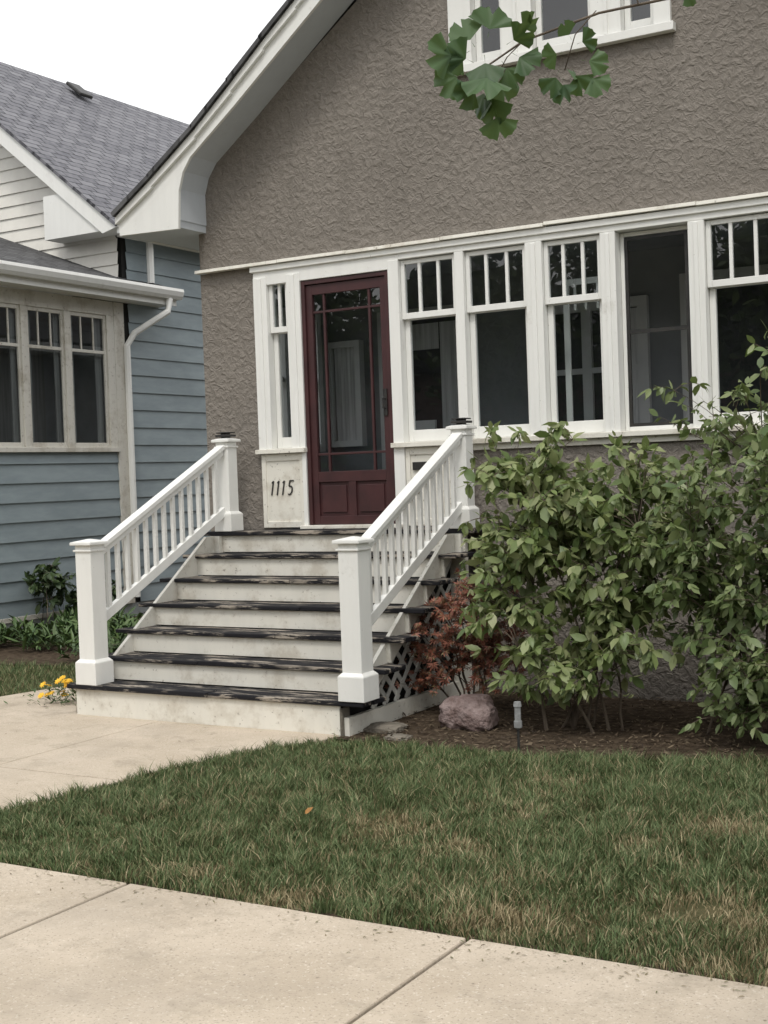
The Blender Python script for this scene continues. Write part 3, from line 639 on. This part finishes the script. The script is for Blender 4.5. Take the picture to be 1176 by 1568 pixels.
n=300; a=rng.uniform(0,6.28,n); gP=np.stack([-3.3+rng.normal(0,.14,n),-1.66+rng.normal(0,.13,n),G+rng.uniform(0,.13,n)],1); gD=np.stack([np.cos(a),np.sin(a),rng.uniform(0,1,n)],1)
leaves('petals',np.concatenate(P),np.concatenate(Dr),np.concatenate(Nn),np.concatenate(S_),OV,M_petal,mf)
leaves('leaves',gP,gD,rv(len(gP),.4)+[0,0,1.],rng.uniform(.03,.07,n),LA,M_host,mf)
from mathutils import noise as mn
def rock(name,loc,dim,mat,seed):
    me=D.meshes.new(name); bm=bmesh.new(); bmesh.ops.create_icosphere(bm,subdivisions=5,radius=1)
    for v in bm.verts:
        p=v.co*1.1+Vector((seed,0,0)); d=1+.28*mn.noise(p)+.16*mn.noise(p*2.7)+.08*mn.noise(p*7)
        q=v.co*d; q=Vector([max(-.9,min(.9,c)) for c in q]); v.co=Vector((q.x*dim[0]/1.7,q.y*dim[1]/1.7,q.z*dim[2]/1.7))
    bm.to_mesh(me); bm.free(); me.materials.append(mat)
    for p in me.polygons: p.use_smooth=True
    o=D.objects.new(name,me); o.location=loc; COL.objects.link(o); return o
rock('boulder',(.26,-1.42,G+.07),(.37,.29,.25),M_rock,3.1)
rock('flat_stone',(-.25,-1.72,G+.0),(.26,.22,.06),M_stone,8.)
rock('flat_stone',(-.02,-1.95,G-.01),(.16,.13,.04),M_stone,5.)
gs=empty('garden_stake'); MB().tube([(.94,-2.1,G-.05),(.94,-2.1,G+.16)],.009,6).build('rod',M_black,gs)
MB().tube([(.94,-2.1,G+.14),(.94,-2.1,G+.15),(.94,-2.1,G+.19),(.94,-2.1,G+.191),(.94,-2.1,G+.28),(.94,-2.1,G+.281),(.94,-2.1,G+.31)],[.010,.026,.026,.020,.020,.026,.022],10).build('canister',M_galv,gs)
n=6000; x=rng.uniform(-.6,4.5,n); y=rng.uniform(-2.12,0,n); k=inpoly(x,y,bed); x,y=x[k],y[k]; n=len(x)
M_chip=m_leaf('mulch_chip',[(.035,.025,.018),(.10,.07,.045),(.19,.15,.10)],.9,0.)
leaves('mulch_chips',np.stack([x,y,np.full(n,G-.005)+rng.uniform(0,.01,n)],1),rv(n)*[1,1,.15],rv(n,.3)+[0,0,1.],rng.uniform(.02,.06,n),LA,M_chip)
n=420; x=rng.uniform(-1.2,4.5,n); y=-5.2-np.abs(rng.normal(0,.10,n)); x=np.concatenate([x,rng.uniform(-3.6,-.6,120)]); y=np.concatenate([y,rng.uniform(-4.8,-2.1,120)]); n=len(x)
k=(y<-5.0)|(x<-.95); x,y=x[k],y[k]; n=len(x)
M_deb=m_leaf('debris',[(.10,.08,.05),(.20,.16,.09),(.09,.11,.04),(.30,.25,.16)],.9,0.)
leaves('pavement_debris',np.stack([x,y,np.full(n,G+.004)],1),rv(n)*[1,1,.05],rv(n,.15)+[0,0,1.],rng.uniform(.008,.03,n),LA,M_deb)
M_fall=pmat('fallen_leaf_mat',(.40,.20,.06),(.28,.14,.05),30,.8,10,0)
leaves('fallen_leaf',np.array([[.62,-4.02,G+.035]]),np.array([[.3,.2,.3]]),np.array([[.3,-1.,.8]]),np.array([.055]),OV,M_fall)
# ---------------------------------------------------------------- ginkgo tree
GT=empty('ginkgo_tree'); tb=MB()
T0=np.array([6.2,-8.0,G])
tb.tube([T0,(6.2,-8,1.2),(6.15,-8.0,3),(6.1,-8.1,5),(6.0,-8.2,7.5)],[.2,.16,.14,.10,.04],10)
limb=[(6.12,-8.0,3.2),(5.4,-7.5,3.45),(4.5,-6.95,3.35),(3.85,-6.6,3.02),(3.43,-6.44,2.82),(3.27,-6.5,2.80),(3.12,-6.62,2.73),(3.03,-6.68,2.66),(2.98,-6.70,2.60)]
tb.tube(limb,[.05,.04,.02,.007,.004,.0032,.003,.0025,.0015],6)
tb.tube([(3.27,-6.52,2.80),(3.23,-6.56,2.74),(3.2,-6.56,2.66)],.0018,4)
tb.tube([(3.12,-6.62,2.73),(3.09,-6.65,2.69),(3.06,-6.66,2.64)],.0018,4)
tb.tube([(3.36,-6.47,2.81),(3.32,-6.5,2.95),(3.27,-6.5,3.1)],.0022,4)
P=[];Dr=[];Nn=[];S_=[]
camd=np.array([.507,-.862,0])
def gl_(x,y,z,dx,dz,s):
    r=np.array([.862,.507,0]); P.append([x,y,z]); Dr.append(r*dx+np.array([0,0,dz])+camd*rng.normal(0,.4)); Nn.append(camd+rng.normal(0,.6,3)); S_.append(s*.95)
for (x,y,z,dx,dz,s) in [(2.99,-6.70,2.70,-1,-.1,.075),(3.02,-6.68,2.72,-.5,.9,.065),(3.05,-6.67,2.74,.2,.8,.065),(3.05,-6.67,2.66,-.3,-1,.08),(3.07,-6.66,2.66,.3,-1,.07),(3.03,-6.68,2.64,-.7,-.8,.07),(3.05,-6.66,2.62,.1,-1,.07),(3.10,-6.64,2.70,.8,-.6,.06),(3.02,-6.69,2.68,-.9,.5,.062),(3.09,-6.65,2.72,.7,.3,.06),(3.0,-6.7,2.66,-1,-.6,.065),(3.04,-6.67,2.70,.0,-.9,.07),(3.08,-6.66,2.68,.6,-.9,.06),(3.06,-6.66,2.61,-.5,-.9,.06),(3.11,-6.63,2.75,.6,.5,.05),(3.06,-6.66,2.57,.2,-1,.06),(3.04,-6.67,2.63,-.2,-1,.065),(3.01,-6.69,2.71,-.8,-.5,.06),
    (3.19,-6.57,2.66,-.5,-1,.055),(3.22,-6.56,2.66,.5,-.9,.055),(3.20,-6.57,2.70,-.9,-.1,.045),(3.24,-6.55,2.68,1,-.2,.055),(3.20,-6.57,2.64,0,-1,.055),(3.25,-6.54,2.65,.6,-.8,.055),(3.22,-6.56,2.73,-.4,.6,.04),(3.2,-6.57,2.67,.9,-.6,.05),(3.23,-6.55,2.72,.7,.2,.04),
    (3.14,-6.61,2.76,-.3,.9,.03),(3.45,-6.42,2.85,.5,-.6,.05),(3.40,-6.44,2.86,-.2,.9,.05),(3.5,-6.40,2.87,.8,.1,.05),(3.38,-6.46,2.85,-.6,.5,.045)]:
    gl_(x,y,z,dx,dz,s)
P=np.array(P);Dr=np.array(Dr);Nn=np.array(Nn);S_=np.array(S_)
leaves('branch_leaves',P,Dr,Nn,S_,FAN,M_ginkgo,GT)
pts=[]
for k in range(45):
    u=rng.normal(0,1,3);u/=np.linalg.norm(u); c=np.array([6.2,-8.7,6.4])+u*np.array([2.2,2.0,2.1])*rng.uniform(.4,1)
    tb.tube([(6.1,-8.1,min(7,max(3.2,c[2]-1))),tuple((np.array([6.1,-8.1,c[2]-.4])+c)/2),tuple(c)],[.04,.02,.006],4)
    pts.append(c+rv(60,.38))
pts=np.concatenate(pts); leaves('crown_leaves',pts,rv(len(pts)),rv(len(pts)),rng.uniform(.10,.17,len(pts)),OV,M_tree,GT)
tb.build('trunk_and_limbs',M_bark,GT,0,True)
ST=empty('street_trees'); tb=MB(); P=[]
for k in range(11):
    cx=-30+k*4.3+rng.uniform(-1,1); cy=-24+rng.uniform(-2,2); hgt=rng.uniform(10,13.5)
    tb.tube([(cx,cy,G),(cx,cy,3),(cx+.3,cy,hgt*.8)],[.3,.22,.08],8)
    for j in range(62):
        u=rng.normal(0,1,3);u/=np.linalg.norm(u); c=np.array([cx,cy,hgt*.54])+u*np.array([3.0,3.0,hgt*.45])*rng.uniform(.3,1)
        P.append(c+rv(40,.55))
P=np.concatenate(P); leaves('crowns',P,rv(len(P)),rv(len(P)),rng.uniform(.25,.42,len(P)),OV,M_tree,ST); tb.build('trunks',M_bark,ST)
OH=empty('reflection_bungalows'); ob=MB(); orf=MB(); ow=MB()  # unseen row across the street, added to darken sky gaps in glass reflections
for bx in (-45,-33.5,-22,-10.5,1,12.5):
    ob.box(bx,bx+10.6,-40,-31,G-.1,5.2); orf.prism([(bx-.3,5.2),(bx+10.9,5.2),(bx+5.3,9.3)],1,-40.3,-30.6)
    for q in (1,4,7): ow.box(bx+q,bx+q+1.6,-31.001,-30.95,1.2,3)
ob.build('walls',pmat('brick_wall',(.18,.10,.08),(.13,.08,.06),8),OH); orf.build('roof',M_sh2,OH)
ow.build('windows',M_pane,OH)
# ---------------------------------------------------------------- light
W=D.worlds.new("World"); SC.world=W; W.use_nodes=True; nt=W.node_tree; bg=nt.nodes['Background']
sk=N(nt,"ShaderNodeTexSky",sky_type='NISHITA'); sk.sun_disc=False; EL,AZ=math.radians(58),math.radians(160)
sk.sun_elevation=EL; sk.sun_rotation=AZ; sk.air_density=1.5; sk.dust_density=4
hs=N(nt,"ShaderNodeHueSaturation"); hs.inputs['Saturation'].default_value=.2; nt.links.new(sk.outputs[0],hs.inputs['Color'])
c=mix(nt,.66,hs.outputs[0],(10.9,10.9,10.9)); nt.links.new(c,bg.inputs['Color']); bg.inputs['Strength'].default_value=.15
sn=D.lights.new('sun','SUN'); sn.energy=1.45; sn.angle=math.radians(14); sn.color=(1,.96,.89); so=D.objects.new('sun',sn); COL.objects.link(so)
dirv=Vector((math.sin(AZ)*math.cos(EL),math.cos(AZ)*math.cos(EL),math.sin(EL))); so.rotation_euler=dirv.to_track_quat('Z','Y').to_euler()
# ---------------------------------------------------------------- camera
from mathutils import Matrix
cam=D.cameras.new('camera'); cam.sensor_fit='VERTICAL'; cam.sensor_height=24; cam.sensor_width=18; cam.lens=24*2031.9/1568; cam.clip_end=2000
co_=D.objects.new('camera',cam); COL.objects.link(co_)
co_.matrix_world=Matrix.Translation((4.4303,-9.5933,1.6957))@(Matrix.Rotation(.5312,4,'Z')@Matrix.Rotation(math.pi/2-.0272,4,'X')@Matrix.Rotation(-.0365,4,'Z'))
SC.camera=co_
SC.view_settings.view_transform='Standard'; SC.view_settings.look='None'; SC.view_settings.exposure=0
